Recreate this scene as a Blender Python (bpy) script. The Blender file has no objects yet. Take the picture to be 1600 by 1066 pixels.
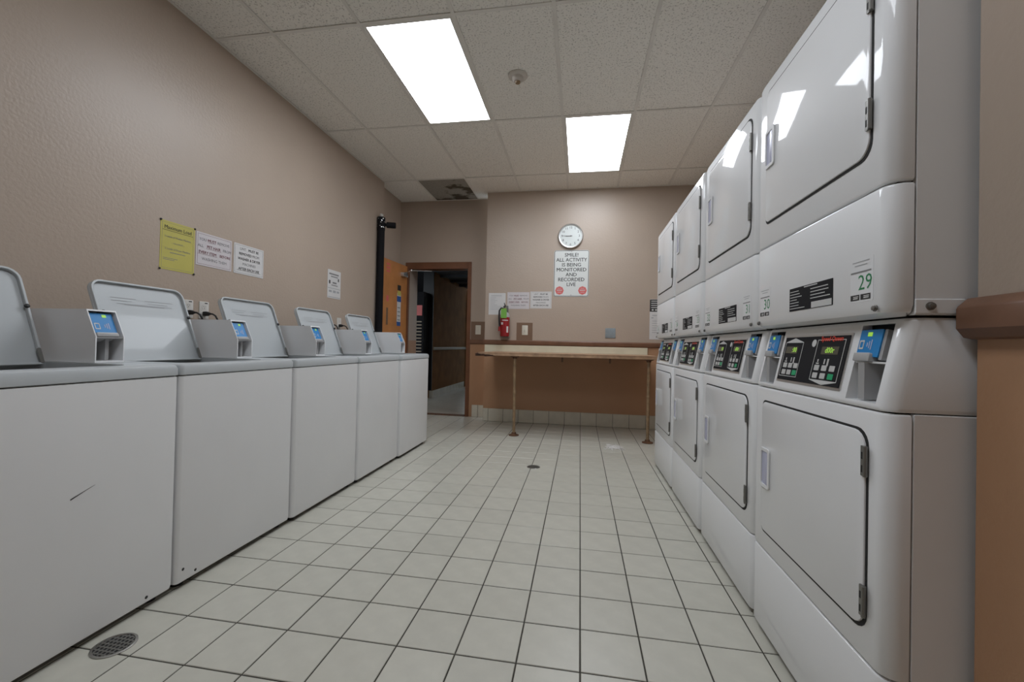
import bpy, bmesh, math, random
from mathutils import Vector, Matrix
random.seed(7)
S = bpy.context.scene
C = S.collection

# ------------------------------------------------------------------ camera
CAM_H = 0.9893
yaw, pitch, roll = 0.16117, 0.010409, 0.021809
cam_d = bpy.data.cameras.new('camera')
cam_d.sensor_width = 36.0
cam_d.lens = 655.855 / 1600 * 36.0
cam_d.clip_start = 0.02
cam = bpy.data.objects.new('camera', cam_d)
C.objects.link(cam)
fw = Vector((-math.sin(yaw), math.cos(yaw), 0)); rt = Vector((math.cos(yaw), math.sin(yaw), 0)); up = Vector((0, 0, 1))
fw, up = fw*math.cos(pitch)+up*math.sin(pitch), up*math.cos(pitch)-fw*math.sin(pitch)
rt, up = rt*math.cos(roll)+up*math.sin(roll), up*math.cos(roll)-rt*math.sin(roll)
m = Matrix((rt, up, -fw)).transposed().to_4x4()
m.translation = (0, 0, CAM_H)
cam.matrix_world = m
S.camera = cam

# ------------------------------------------------------------------ world, exposure, lamp strength
W = bpy.data.worlds.new('daylight'); S.world = W; W.use_nodes = True
bg = W.node_tree.nodes['Background']
bg.inputs['Color'].default_value = (0.80, 0.88, 0.95, 1)
bg.inputs['Strength'].default_value = 1.3
LAMP = 12.6                       # radiance of the fluorescent diffusers
LAMP_COL = (0.93, 0.985, 1.06, 1)
vs = S.view_settings
S.display_settings.display_device = 'sRGB'
vs.view_transform = 'Standard'; vs.look = 'None'; vs.gamma = 1.0; vs.use_curve_mapping = False
vs.exposure = 0.0

# ------------------------------------------------------------------ main dimensions
H = 2.986                                   # ceiling height
XL, YB, YR = -2.45, 5.36, 5.60              # left wall, back wall, recessed door wall
XR, XA, YE = 0.79, 1.42, 0.985              # near right wall, alcove back, end of the near right wall
Y0 = -1.60                                  # wall behind the camera
GX, GY, T = 0.0195, 1.3067, 0.1975          # floor grid
CX, CY, CW, CL = -2.0192, 2.4239, 0.6096, 1.2192   # ceiling grid

# ------------------------------------------------------------------ materials
def srgb(r, g, b):
    f = lambda c: (c/255/12.92) if c/255 <= .04045 else ((c/255+.055)/1.055)**2.4
    return (f(r), f(g), f(b), 1)

MATS = {}
def mat(name, col, rough=.5, metal=0, spec=.5, noise=None, bump=None, emit=None, coat=0, var=0, trans=0):
    """procedural material; noise=(scale, amount), bump=(scale, strength), var = object random value range"""
    m = bpy.data.materials.new(name); m.use_nodes = True
    nt = m.node_tree; N = nt.nodes; L = nt.links
    b = N['Principled BSDF']
    b.inputs['Base Color'].default_value = col
    b.inputs['Roughness'].default_value = rough
    b.inputs['Metallic'].default_value = metal
    b.inputs['Specular IOR Level'].default_value = spec
    b.inputs['Coat Weight'].default_value = coat
    b.inputs['Coat Roughness'].default_value = .05
    if trans: b.inputs['Transmission Weight'].default_value = trans
    tc = N.new('ShaderNodeTexCoord')
    last = None
    if noise:
        n = N.new('ShaderNodeTexNoise'); n.inputs['Scale'].default_value = noise[0]; n.inputs['Detail'].default_value = 5
        L.new(tc.outputs['Object'], n.inputs['Vector'])
        r = N.new('ShaderNodeMapRange'); r.inputs['To Min'].default_value = 1-noise[1]; r.inputs['To Max'].default_value = 1+noise[1]
        r.inputs['From Min'].default_value = .3; r.inputs['From Max'].default_value = .7
        L.new(n.outputs['Fac'], r.inputs['Value'])
        h = N.new('ShaderNodeHueSaturation'); h.inputs['Color'].default_value = col
        L.new(r.outputs['Result'], h.inputs['Value']); last = h
    if var:
        oi = N.new('ShaderNodeObjectInfo')
        r = N.new('ShaderNodeMapRange'); r.inputs['To Min'].default_value = 1-var; r.inputs['To Max'].default_value = 1+var
        L.new(oi.outputs['Random'], r.inputs['Value'])
        h = N.new('ShaderNodeHueSaturation')
        if last: L.new(last.outputs['Color'], h.inputs['Color'])
        else: h.inputs['Color'].default_value = col
        L.new(r.outputs['Result'], h.inputs['Value']); last = h
    if last: L.new(last.outputs['Color'], b.inputs['Base Color'])
    if bump:
        n = N.new('ShaderNodeTexNoise'); n.inputs['Scale'].default_value = bump[0]; n.inputs['Detail'].default_value = 3
        L.new(tc.outputs['Object'], n.inputs['Vector'])
        bp = N.new('ShaderNodeBump'); bp.inputs['Strength'].default_value = bump[1]; bp.inputs['Distance'].default_value = .004
        L.new(n.outputs['Fac'], bp.inputs['Height']); L.new(bp.outputs['Normal'], b.inputs['Normal'])
    if emit:
        b.inputs['Emission Color'].default_value = emit[0]; b.inputs['Emission Strength'].default_value = emit[1]
    MATS[name] = m
    return m

def wall_mat(name, upper, lower, zsplit):
    """two paint colours meeting at the chair rail, orange-peel relief"""
    m = mat(name, upper, rough=.40, spec=.5, bump=(60, .30))
    nt = m.node_tree; N = nt.nodes; L = nt.links; b = N['Principled BSDF']
    g = N.new('ShaderNodeNewGeometry'); s = N.new('ShaderNodeSeparateXYZ'); L.new(g.outputs['Position'], s.inputs[0])
    c = N.new('ShaderNodeMath'); c.operation = 'GREATER_THAN'; c.inputs[1].default_value = zsplit; L.new(s.outputs['Z'], c.inputs[0])
    n = N.new('ShaderNodeTexNoise'); n.inputs['Scale'].default_value = 1.7; n.inputs['Detail'].default_value = 4
    L.new(g.outputs['Position'], n.inputs['Vector'])
    r = N.new('ShaderNodeMapRange'); r.inputs['From Min'].default_value = .3; r.inputs['From Max'].default_value = .7
    r.inputs['To Min'].default_value = .97; r.inputs['To Max'].default_value = 1.03; L.new(n.outputs['Fac'], r.inputs['Value'])
    mx = N.new('ShaderNodeMix'); mx.data_type = 'RGBA'
    mx.inputs[6].default_value = lower; mx.inputs[7].default_value = upper; L.new(c.outputs[0], mx.inputs[0])
    h = N.new('ShaderNodeHueSaturation'); L.new(mx.outputs[2], h.inputs['Color']); L.new(r.outputs['Result'], h.inputs['Value'])
    L.new(h.outputs['Color'], b.inputs['Base Color'])
    return m

BEIGE = (0.425, 0.343, 0.276, 1); BROWN = (0.42, 0.235, 0.13, 1)
M_WALL = wall_mat('painted_wall', BEIGE, BROWN, 1.03)
M_WALLP = wall_mat('painted_wall_plain', BEIGE, BEIGE, -1)
M_PATCH = mat('brown_paint', (0.19, 0.115, 0.072, 1), .45, bump=(70, .15))
M_RAIL = mat('brown_rail_paint', (0.17, 0.085, 0.05, 1), .38, noise=(9, .12), bump=(30, .15))
M_GROUT = mat('dark_grout', (0.042, 0.038, 0.03, 1), .9, noise=(20, .25))
M_TILE = mat('cream_floor_tile', (0.495, 0.48, 0.415, 1), .33, noise=(14, .05), bump=(160, .05), var=.035)
M_BTILE = mat('cream_baseboard_tile', (0.56, 0.53, 0.44, 1), .3, noise=(9, .07), var=.05)
M_WHITE = mat('white_enamel', (0.745, 0.75, 0.755, 1), .5, spec=.2, coat=.55, noise=(2.2, .012))
M_WHITE2 = mat('white_enamel_cabinet', (0.77, 0.775, 0.78, 1), .42, spec=.3, coat=.1, noise=(2.5, .02))
M_LIDW = mat('washer_lid_enamel', (0.445, 0.47, 0.48, 1), .35, spec=.4, coat=.15)
M_GREYP = mat('grey_plastic', (0.36, 0.36, 0.36, 1), .4)
M_LILAC = mat('pale_lilac_plastic', (0.46, 0.47, 0.60, 1), .3)
M_DARK = mat('dark_gap', (0.012, 0.012, 0.012, 1), .8)
M_RUBBER = mat('black_rubber', (0.015, 0.015, 0.016, 1), .5)
M_BLACK = mat('black_paint', (0.010, 0.010, 0.012, 1), .35)
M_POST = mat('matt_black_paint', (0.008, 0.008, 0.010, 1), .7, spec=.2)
M_STEEL = mat('brushed_steel', (0.42, 0.41, 0.39, 1), .35, metal=1)
M_HINGE = mat('dull_hinge_steel', (0.22, 0.215, 0.20, 1), .42, metal=.8)
M_CHROME = mat('chrome', (0.7, 0.7, 0.7, 1), .12, metal=1)
M_ALU = mat('brushed_aluminium', (0.62, 0.62, 0.61, 1), .32, metal=.85)
M_BLUE = mat('blue_reader_face', (0.012, 0.21, 0.52, 1), .35)
M_GLOW = mat('green_display', (0.1, .2, .02, 1), .4, emit=((0.45, 0.85, 0.10, 1), .55))
M_DISP = mat('display_window', (0.09, 0.085, 0.06, 1), .25)
M_GREEN = mat('green_button', (0.01, 0.33, 0.14, 1), .4)
M_BTN = mat('grey_button', (0.50, 0.50, 0.49, 1), .45)
M_INKW = mat('white_print', (0.55, 0.55, 0.54, 1), .5)
M_INKG = mat('grey_print', (0.20, 0.20, 0.20, 1), .6)
M_INKLG = mat('light_grey_print', (0.36, 0.37, 0.38, 1), .6)
M_INKB = mat('black_print', (0.02, 0.02, 0.02, 1), .55)
M_INKR = mat('dark_red_print', (0.16, 0.045, 0.055, 1), .6)
M_INKRED = mat('red_print', (0.62, 0.045, 0.02, 1), .5)
M_INKGR = mat('green_print', (0.015, 0.20, 0.07, 1), .5)
M_PAPER = mat('white_paper', (0.62, 0.61, 0.60, 1), .65, noise=(6, .03))
M_PAPERP = mat('pinkish_laminated_paper', (0.60, 0.565, 0.575, 1), .4, noise=(6, .03))
M_YELLOW = mat('yellow_paper', (0.52, 0.465, 0.11, 1), .6, noise=(6, .05))
M_SIGNW = mat('white_sign_metal', (0.66, 0.68, 0.66, 1), .35)
M_STOP = mat('faded_red_sign_print', (0.62, 0.13, 0.12, 1), .45)
M_CREAM = mat('cream_laminate', (0.66, 0.61, 0.46, 1), .35, noise=(8, .05))
M_WOOD = mat('brown_counter_edge', (0.40, 0.25, 0.15, 1), .5, noise=(14, .25))
M_ROT = mat('rotted_particle_board', (0.05, 0.022, 0.012, 1), .9, noise=(40, .5), bump=(40, .9))
M_PIPE = mat('tan_painted_pipe', (0.27, 0.18, 0.10, 1), .45, noise=(25, .3))
M_RUST = mat('rusty_flange', (0.12, 0.055, 0.025, 1), .7, noise=(40, .4))
M_DOOR = mat('orange_brown_wood_door', (0.50, 0.21, 0.068, 1), .42, noise=(4, .18))
M_FRAME = mat('brown_door_frame', (0.16, 0.065, 0.03, 1), .4, noise=(7, .15))
M_REDEXT = mat('red_cylinder_enamel', (0.27, 0.010, 0.014, 1), .25, coat=.3)
M_TAG = mat('lime_tag', (0.17, 0.40, 0.06, 1), .6)
M_PLATE = mat('ivory_switch_plate', (0.62, 0.59, 0.50, 1), .4)
M_PLATEW = mat('white_outlet_plate', (0.62, 0.60, 0.56, 1), .4)
M_SLATE = mat('blue_grey_plate', (0.235, 0.275, 0.295, 1), .5, noise=(20, .1))
M_LENS = mat('light_diffuser', (0.9, 0.9, 0.9, 1), .5, emit=(LAMP_COL, LAMP))
M_GRID = mat('ceiling_grid_metal', (0.74, 0.72, 0.67, 1), .5, noise=(6, .06))
M_PLENUM = mat('ceiling_void', (0.03, 0.028, 0.025, 1), .9)
M_DETECT = mat('detector_plastic', (0.58, 0.54, 0.49, 1), .5)
M_LINT = mat('white_lint', (0.80, 0.78, 0.76, 1), .9)
M_SLAT = mat('cream_slat', (0.30, 0.24, 0.17, 1), .5)
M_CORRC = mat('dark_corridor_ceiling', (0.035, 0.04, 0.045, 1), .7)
M_CFLOOR = mat('corridor_tile', (0.50, 0.47, 0.40, 1), .35, noise=(10, .05), var=.04)
M_CLFACE = mat('clock_face', (0.66, 0.70, 0.68, 1), .35)

def ceiling_mat(name, col, dark):
    m = mat(name, col, .9, spec=.1, var=.02)
    nt = m.node_tree; N = nt.nodes; L = nt.links; b = N['Principled BSDF']
    g = N.new('ShaderNodeNewGeometry')
    prev = b.inputs['Base Color'].links[0].from_socket
    v = N.new('ShaderNodeTexNoise'); v.inputs['Scale'].default_value = 95; v.inputs['Detail'].default_value = 2.5
    L.new(g.outputs['Position'], v.inputs['Vector'])
    r = N.new('ShaderNodeValToRGB'); r.color_ramp.elements[0].position = .56; r.color_ramp.elements[1].position = .66
    r.color_ramp.elements[0].color = (0, 0, 0, 1); r.color_ramp.elements[1].color = (1, 1, 1, 1)
    L.new(v.outputs['Fac'], r.inputs['Fac'])
    mx = N.new('ShaderNodeMix'); mx.data_type = 'RGBA'; L.new(prev, mx.inputs[6])
    mx.inputs[7].default_value = dark; L.new(r.outputs['Color'], mx.inputs[0])
    L.new(mx.outputs[2], b.inputs['Base Color'])
    bp = N.new('ShaderNodeBump'); bp.invert = True; bp.inputs['Strength'].default_value = .35; bp.inputs['Distance'].default_value = .004
    L.new(r.outputs['Color'], bp.inputs['Height']); L.new(bp.outputs['Normal'], b.inputs['Normal'])
    return m
M_CEIL = ceiling_mat('fissured_ceiling_tile', (0.87, 0.85, 0.795, 1), (0.56, 0.54, 0.50, 1))
M_STAIN = ceiling_mat('mouldy_ceiling_tile', (0.33, 0.31, 0.27, 1), (0.20, 0.19, 0.165, 1))
def mould(m):
    nt = m.node_tree; N = nt.nodes; L = nt.links; b = N['Principled BSDF']
    prev = b.inputs['Base Color'].links[0].from_socket
    g = N.new('ShaderNodeNewGeometry'); n = N.new('ShaderNodeTexNoise'); n.inputs['Scale'].default_value = 5.5; n.inputs['Detail'].default_value = 6
    L.new(g.outputs['Position'], n.inputs['Vector'])
    r = N.new('ShaderNodeValToRGB'); r.color_ramp.elements[0].position = .52; r.color_ramp.elements[1].position = .60
    L.new(n.outputs['Fac'], r.inputs['Fac'])
    mx = N.new('ShaderNodeMix'); mx.data_type = 'RGBA'; L.new(prev, mx.inputs[6]); mx.inputs[7].default_value = (0.10, 0.085, 0.065, 1)
    L.new(r.outputs['Color'], mx.inputs[0]); L.new(mx.outputs[2], b.inputs['Base Color'])
mould(M_STAIN)

# ------------------------------------------------------------------ mesh helpers
class MB:
    def __init__(s): s.v = []; s.f = []
    def add(s, vs, fs):
        o = len(s.v); s.v += [tuple(p) for p in vs]; s.f += [tuple(i+o for i in f) for f in fs]; return s
    def box(s, x0, x1, y0, y1, z0, z1):
        return s.add([(x0,y0,z0),(x1,y0,z0),(x1,y1,z0),(x0,y1,z0),(x0,y0,z1),(x1,y0,z1),(x1,y1,z1),(x0,y1,z1)],
                     [(3,2,1,0),(4,5,6,7),(0,1,5,4),(1,2,6,5),(2,3,7,6),(3,0,4,7)])
    def loft(s, rings, cap=True):
        n = len(rings[0]); vs = [p for r in rings for p in r]; fs = []
        for k in range(len(rings)-1):
            for i in range(n):
                j = (i+1) % n; fs.append((k*n+i, k*n+j, (k+1)*n+j, (k+1)*n+i))
        if cap: fs += [tuple(range(n-1, -1, -1)), tuple((len(rings)-1)*n+i for i in range(n))]
        return s.add(vs, fs)
    def cyl(s, p0, p1, r0, r1=None, n=16, cap=True):
        p0 = Vector(p0); p1 = Vector(p1); r1 = r0 if r1 is None else r1
        d = (p1-p0).normalized(); a = d.orthogonal().normalized(); b = d.cross(a)
        R = lambda p, r: [p+(a*math.cos(2*math.pi*i/n)+b*math.sin(2*math.pi*i/n))*r for i in range(n)]
        return s.loft([R(p0, r0), R(p1, r1)], cap)
    def lathe(s, o, axis, prof, n=24):
        o = Vector(o); d = Vector(axis).normalized(); a = d.orthogonal().normalized(); b = d.cross(a)
        return s.loft([[o+d*h+(a*math.cos(2*math.pi*i/n)+b*math.sin(2*math.pi*i/n))*max(r, 1e-4) for i in range(n)] for r, h in prof])
    def tube(s, pts, r, n=10):
        pts = [Vector(p) for p in pts]; rings = []
        a = None
        for i, p in enumerate(pts):
            d = (pts[min(i+1, len(pts)-1)]-pts[max(i-1, 0)]).normalized()
            a = d.orthogonal().normalized() if a is None else (a-d*a.dot(d)).normalized()
            b = d.cross(a); rr = r[i] if isinstance(r, (list, tuple)) else r
            rings.append([p+(a*math.cos(2*math.pi*k/n)+b*math.sin(2*math.pi*k/n))*rr for k in range(n)])
        return s.loft(rings)
    def xf(s, M):
        s.v = [tuple(M @ Vector(p)) for p in s.v]; return s
    def mesh(s, name):
        me = bpy.data.meshes.new(name); me.from_pydata(s.v, [], s.f)
        bm = bmesh.new(); bm.from_mesh(me); bmesh.ops.recalc_face_normals(bm, faces=bm.faces); bm.to_mesh(me); bm.free()
        me.shade_smooth(); me.set_sharp_from_angle(angle=.62)
        return me
    def build(s, name, material, parent=None, loc=None, bevel=0, seg=2):
        o = bpy.data.objects.new(name, s.mesh(name)); o.data.materials.append(material)
        C.objects.link(o)
        if parent: o.parent = parent
        if loc: o.location = loc
        if bevel: add_bevel(o, bevel, seg)
        return o

def add_bevel(o, w, seg=2):
    b = o.modifiers.new('bevel', 'BEVEL'); b.width = w; b.segments = seg; b.limit_method = 'ANGLE'; b.angle_limit = .7; b.harden_normals = True

def box(name, material, b, parent=None, bevel=0, seg=2):
    return MB().box(*b).build(name, material, parent, bevel=bevel, seg=seg)

def arc(cx, cy, r, a0, a1, n):
    return [(cx+r*math.cos(a0+(a1-a0)*i/n), cy+r*math.sin(a0+(a1-a0)*i/n)) for i in range(n+1)]

def rr(u0, u1, v0, v1, r, n=5):
    """outline of a rounded rectangle; r may be four radii (u0v0, u1v0, u1v1, u0v1)"""
    if not isinstance(r, (list, tuple)): r = [r]*4
    h = math.pi/2; o = []
    for (cu, cv, a, q) in ((u0+r[0], v0+r[0], 2*h, r[0]), (u1-r[1], v0+r[1], 3*h, r[1]), (u1-r[2], v1-r[2], 0, r[2]), (u0+r[3], v1-r[3], h, r[3])):
        o += arc(cu, cv, q, a, a+h, n)
    return o

def plate(uv, d0, d1, frame, b=0):
    """prism from outline uv in frame (origin, u, v, normal) between depths d0<d1 with bevelled front edge b"""
    O, U, V, N = frame
    cu = sum(p[0] for p in uv)/len(uv); cv = sum(p[1] for p in uv)/len(uv)
    w = max(p[0] for p in uv)-min(p[0] for p in uv); h = max(p[1] for p in uv)-min(p[1] for p in uv)
    ring = lambda d, i: [O+U*(cu+(p[0]-cu)*(1-2*i/w))+V*(cv+(p[1]-cv)*(1-2*i/h))+N*d for p in uv]
    rings = [ring(d0, 0), ring(d1-b, 0)]
    if b: rings += [ring(d1-b*.3, b*.3), ring(d1, b)]
    else: rings[1] = ring(d1, 0)
    return MB().loft(rings)

def ringplate(outer, inner, d0, d1, frame):
    O, U, V, N = frame
    P = lambda uv, d: [O+U*p[0]+V*p[1]+N*d for p in uv]
    n = len(outer); mb = MB()
    vs = P(outer, d0)+P(outer, d1)+P(inner, d1)+P(inner, d0); fs = []
    for k in range(4):
        for i in range(n):
            j = (i+1) % n; fs.append((k*n+i, k*n+j, ((k+1) % 4)*n+j, ((k+1) % 4)*n+i))
    return mb.add(vs, fs)

V3 = Vector
def frame(o, u, v):
    u = V3(u).normalized(); v = V3(v).normalized(); return (V3(o), u, v, u.cross(v).normalized())

def boolean(mb, cutters, name):
    """mesh of mb minus the cutters, worked out once"""
    a = bpy.data.objects.new('a', mb.mesh('a')); C.objects.link(a); cs = []
    for c in cutters:
        k = bpy.data.objects.new('c', c.mesh('c')); C.objects.link(k); cs.append(k)
        bo = a.modifiers.new('b', 'BOOLEAN'); bo.operation = 'DIFFERENCE'; bo.solver = 'EXACT'; bo.object = k
    dg = bpy.context.evaluated_depsgraph_get()
    me = bpy.data.meshes.new_from_object(a.evaluated_get(dg)); me.name = name
    for o in [a]+cs:
        d = o.data; bpy.data.objects.remove(o); bpy.data.meshes.remove(d)
    me.shade_smooth(); me.set_sharp_from_angle(angle=.62)
    return me

def from_mesh(name, me, material, parent=None, bevel=0):
    o = bpy.data.objects.new(name, me); me.materials.clear(); me.materials.append(material); C.objects.link(o)
    if parent: o.parent = parent
    if bevel: add_bevel(o, bevel)
    return o

def text(name, s, size, fr, u, v, material, parent, bold=0, align='CENTER', d=.0006, sx=1.0, space=1.0):
    """lettering as thin relief on the plane of frame fr, centred at (u, v)"""
    cu = bpy.data.curves.new('t', 'FONT'); cu.body = s; cu.size = size; cu.align_x = align; cu.align_y = 'CENTER'
    cu.resolution_u = 2; cu.space_line = space
    o = bpy.data.objects.new('t', cu); C.objects.link(o)
    dg = bpy.context.evaluated_depsgraph_get()
    me = bpy.data.meshes.new_from_object(o.evaluated_get(dg)); me.name = name
    bpy.data.objects.remove(o); bpy.data.curves.remove(cu)
    O, U, V, N = fr
    co = [p.co.copy() for p in me.vertices]; fc_ = [tuple(f.vertices) for f in me.polygons]
    bpy.data.meshes.remove(me); vs_, fs_ = [], []
    k = bold*size
    for j, (a, b) in enumerate([(0, 0)] if not bold else [(-k, 0), (k, 0), (0, k*.6), (0, -k*.6)]):
        o_ = len(vs_); vs_ += [O+U*(u+(p.x+a)*sx)+V*(v+p.y+b)+N*(d+j*2e-5) for p in co]; fs_ += [tuple(i+o_ for i in f) for f in fc_]
    me = bpy.data.meshes.new(name); me.from_pydata([tuple(p) for p in vs_], [], fs_)
    me.materials.clear(); me.materials.append(material)
    t = bpy.data.objects.new(name, me); C.objects.link(t)
    if parent: t.parent = parent
    return t

def bars(name, rects, fr, material, parent, d=.0004):
    """print too small to read: thin ink lines (u0, u1, v, height)"""
    mb = MB(); O, U, V, N = fr
    for u0, u1, v, h in rects:
        P = lambda u, w, k: O+U*u+V*w+N*k
        mb.add([P(u0,v-h/2,d),P(u1,v-h/2,d),P(u1,v+h/2,d),P(u0,v+h/2,d)], [(0,1,2,3)])
    o = mb.build(name, material, parent)
    if len(rects) > 1: o['kind'] = 'stuff'
    return o

def thing(name, label, cat, loc=(0,0,0), group=None):
    o = bpy.data.objects.new(name, None); C.objects.link(o); o.location = loc; o.empty_display_size = .1
    o['label'] = label; o['category'] = cat
    if group: o['group'] = group
    return o
def struct(o, label=None):
    o['kind'] = 'structure'
    if label: o['label'] = label
    return o
def clone(o, parent=None):
    c = o.copy(); C.objects.link(c)
    if parent: c.parent = parent
    for ch in list(o.children): clone(ch, c)
    return c

# ================================================================== THE ROOM
# ---- floor: grout bed and one object for each tile in view
floor = struct(box('floor', M_GROUT, (XL-.12, XA+.1, Y0-.1, YR+.12, -.10, -.0022)), 'cream square tile floor with dark grout lines')
g = .0024
tm = MB()
def tile_rings(w, l, t=.012, b=.0016):
    q = lambda i, z: [(i, i, z), (w-i, i, z), (w-i, l-i, z), (i, l-i, z)]
    return [q(0, -t), q(0, -b), q(b, 0)]
tile_me = MB().loft(tile_rings(T-2*g, T-2*g)).mesh('floor_tile'); tile_me.materials.append(M_TILE)
rest = MB()
fit = lambda a, lo, hi: (max(a[0], lo), min(a[1], hi))
for c in range(-13, 7):
    for r in range(-15, 22):
        x0 = GX+c*T; y0 = GY+r*T; x1 = x0+T; y1 = y0+T
        xhi = XR if y1 <= YE else XA
        yhi = YB if x0 > -1.25 else YR
        if x0 >= xhi or y0 >= yhi or x1 <= XL or y1 <= Y0: continue
        (a0, a1), (b0, b1) = fit((x0, x1), XL, xhi), fit((y0, y1), Y0, yhi)
        vis = (-8 <= c <= 3) and r >= -3 and y0 < 5.35 and not (c <= -9) and not (c == -8 and y0 < 3.9)
        if r >= 14 and c < -6: vis = vis or c >= -11
        if x0 > .66: vis = False
        full = (a1-a0 > T-.004) and (b1-b0 > T-.004)
        if vis:
            if full: me = tile_me
            else: me = MB().loft(tile_rings(a1-a0-2*g, b1-b0-2*g)).mesh('floor_tile'); me.materials.append(M_TILE)
            o = bpy.data.objects.new('floor_tile', me); C.objects.link(o); o.parent = floor
            o.location = (a0+g, b0+g, random.uniform(-.0003, .0003))
        elif a1-a0 > .01 and b1-b0 > .01:
            k = MB().loft(tile_rings(a1-a0-2*g, b1-b0-2*g)); k.xf(Matrix.Translation((a0+g, b0+g, 0))); rest.add(k.v, k.f)
ro = rest.build('hidden_floor_tile', M_TILE, floor); ro['kind'] = 'stuff'

# ---- walls
struct(box('wall_left', M_WALLP, (XL-.10, XL, Y0, 4.885, 0, H+.12)), 'beige painted wall behind the row of washers')
struct(box('wall_left_recess', M_WALL, (XL-.22, XL-.09, 4.885, YR, 0, H+.12)), 'beige wall stepped back beside the open door')
wb = struct(box('wall_back', M_WALL, (-1.235, XA, YB, YB+.12, 0, H+.12)), 'beige back wall with brown painted lower half under the counter')
# wall with the doorway
DX0, DX1, DZ = -2.40, -1.50, 2.075
wd = MB().box(XL-.09, DX0, YR, YR+.12, 0, H+.12).box(DX1, -1.235, YR, YR+.12, 0, H+.12).box(DX0, DX1, YR, YR+.12, DZ, H+.12)
wd = struct(wd.build('wall_door', M_WALL), 'recessed beige wall around the doorway')
struct(box('wall_right', M_WALL, (XR, XR+.10, Y0, YE, 0, H+.12)), 'beige and brown textured wall at the right edge')
struct(box('wall_alcove_side', M_WALL, (XR+.10, XA, YE-.10, YE, 0, H+.12)))
struct(box('wall_alcove', M_WALL, (XA, XA+.1, YE-.1, YB+.12, 0, H+.12)), 'wall behind the dryers')
struct(box('wall_rear', M_WALL, (XL-.1, XR+.1, Y0-.1, Y0, 0, H+.12)), 'wall behind the camera')

# ---- chair rails
def rail_profile(p):   # p: depth out of the wall 0..1 -> polygon (out, z)
    return [(0, 0), (p*.55, .004), (p, .022), (p, .062), (p*.9, .068), (p*.35, .084), (0, .086)]
def rail(name, x0, x1, y, z, depth, axis, sgn):
    pr = rail_profile(depth); mb = MB()
    if axis == 'x': mb.loft([[(x, y+sgn*o, z+h) for o, h in pr] for x in (x0, x1)])
    else: mb.loft([[(y+sgn*o, x, z+h) for o, h in pr] for x in (x0, x1)])
    return struct(mb.build(name, M_RAIL, bevel=.002))
rail('trim_1', Y0, YE+.012, XR, 1.021, .030, 'y', -1)['label'] = 'brown chair rail on the right edge wall'
pr = [(0, 0), (.016, .004), (.02, .012), (.02, .05), (.012, .06), (0, .062)]
t2 = MB().loft([[(x, YB-o, .996+h) for o, h in pr] for x in (-1.25, XA)]).build('trim_2', M_RAIL); struct(t2, 'brown chair rail along the back wall')
t3 = MB().loft([[(x, YR-o, .996+h) for o, h in pr] for x in (DX1+.005, -1.237)]).build('trim_3', M_RAIL); struct(t3, 'short brown chair rail beside the doorway')
# painted patches round the switches
fb = frame((0, YB, 0), (1, 0, 0), (0, 0, 1)); fb = (fb[0], fb[1], fb[2], V3((0, -1, 0)))
fd = (V3((0, YR, 0)), V3((1, 0, 0)), V3((0, 0, 1)), V3((0, -1, 0)))
fl = (V3((XL, 0, 0)), V3((0, 1, 0)), V3((0, 0, 1)), V3((1, 0, 0)))
plate([(-.815, 1.058), (-.607, 1.058), (-.607, 1.285), (-.815, 1.285)], 0, .0012, fb).build('paint_patch', M_PATCH, wb)
plate([(-1.485, 1.058), (-1.237, 1.058), (-1.237, 1.305), (-1.485, 1.305)], 0, .0012, fd).build('paint_patch', M_PATCH, wd)

# ---- tiled baseboards, each tile a piece
def baseboard(name, x0, x1, y, h, label):
    e = struct(box(name, M_GROUT, (x0, x1, y-.006, y, 0, h-.004)), label)
    k = math.ceil((x0-GX)/T)-1
    while GX+k*T < x1:
        a = max(GX+k*T, x0)+.0018; b = min(GX+(k+1)*T, x1)-.0018
        if b-a > .02:
            MB().box(a, b, y-.014, y-.004, .0015, h).build('baseboard_tile', M_BTILE, e, bevel=.003)
        k += 1
    return e
baseboard('baseboard_back', -1.235, XA, YB, .165, 'cream tile baseboard under the folding counter')
baseboard('baseboard_door', DX1+.05, -1.237, YR, .165, 'cream tile baseboard beside the doorway')

# ---- suspended ceiling
ceil = struct(box('ceiling', M_PLENUM, (XL-.12, XA+.1, Y0-.1, YR+.12, H+.07, H+.12)), 'suspended ceiling of speckled tiles')
LIGHTS = {(1, 0): 1, (3, 1): 2, (2, -2): 3}  # third panel is added out of view to brighten the near walls
cme = {}
for c in range(-1, 6):
    for r in range(-4, 3):
        x0 = CX+c*CW; y0 = CY+r*CL
        xhi = XR if y0+CL <= YE else XA
        yhi = YR if x0 < -1.25 else YB
        (a0, a1), (b0, b1) = fit((x0, x0+CW), XL-.09 if y0 > 4.8 else XL, xhi), fit((y0, y0+CL), Y0, yhi)
        if a1-a0 < .02 or b1-b0 < .02: continue
        if (c, r) in LIGHTS: continue
        key = (round(a1-a0, 3), round(b1-b0, 3), c == 0 and r == 2)
        if key not in cme:
            me = MB().box(.006, a1-a0-.006, .006, b1-b0-.006, 0, .016).mesh('ceiling_tile')
            me.materials.append(M_STAIN if key[2] else M_CEIL); cme[key] = me
        o = bpy.data.objects.new('ceiling_tile', cme[key]); C.objects.link(o); o.parent = ceil
        o.location = (a0+random.uniform(-.003, .003), b0+random.uniform(-.003, .003), H+.0035+random.uniform(0, .003))
        if key[2]: o['label'] = 'dark mouldy ceiling tile'
def tee(b):
    return MB().box(*b).build('grid_bar', M_GRID, ceil)
for c in range(0, 6):
    x = CX+c*CW; ye = YR if x < -1.25 else YB; ys = Y0 if x < XR else YE
    tee((x-.012, x+.012, ys, ye, H-.001, H+.0032))
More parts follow.
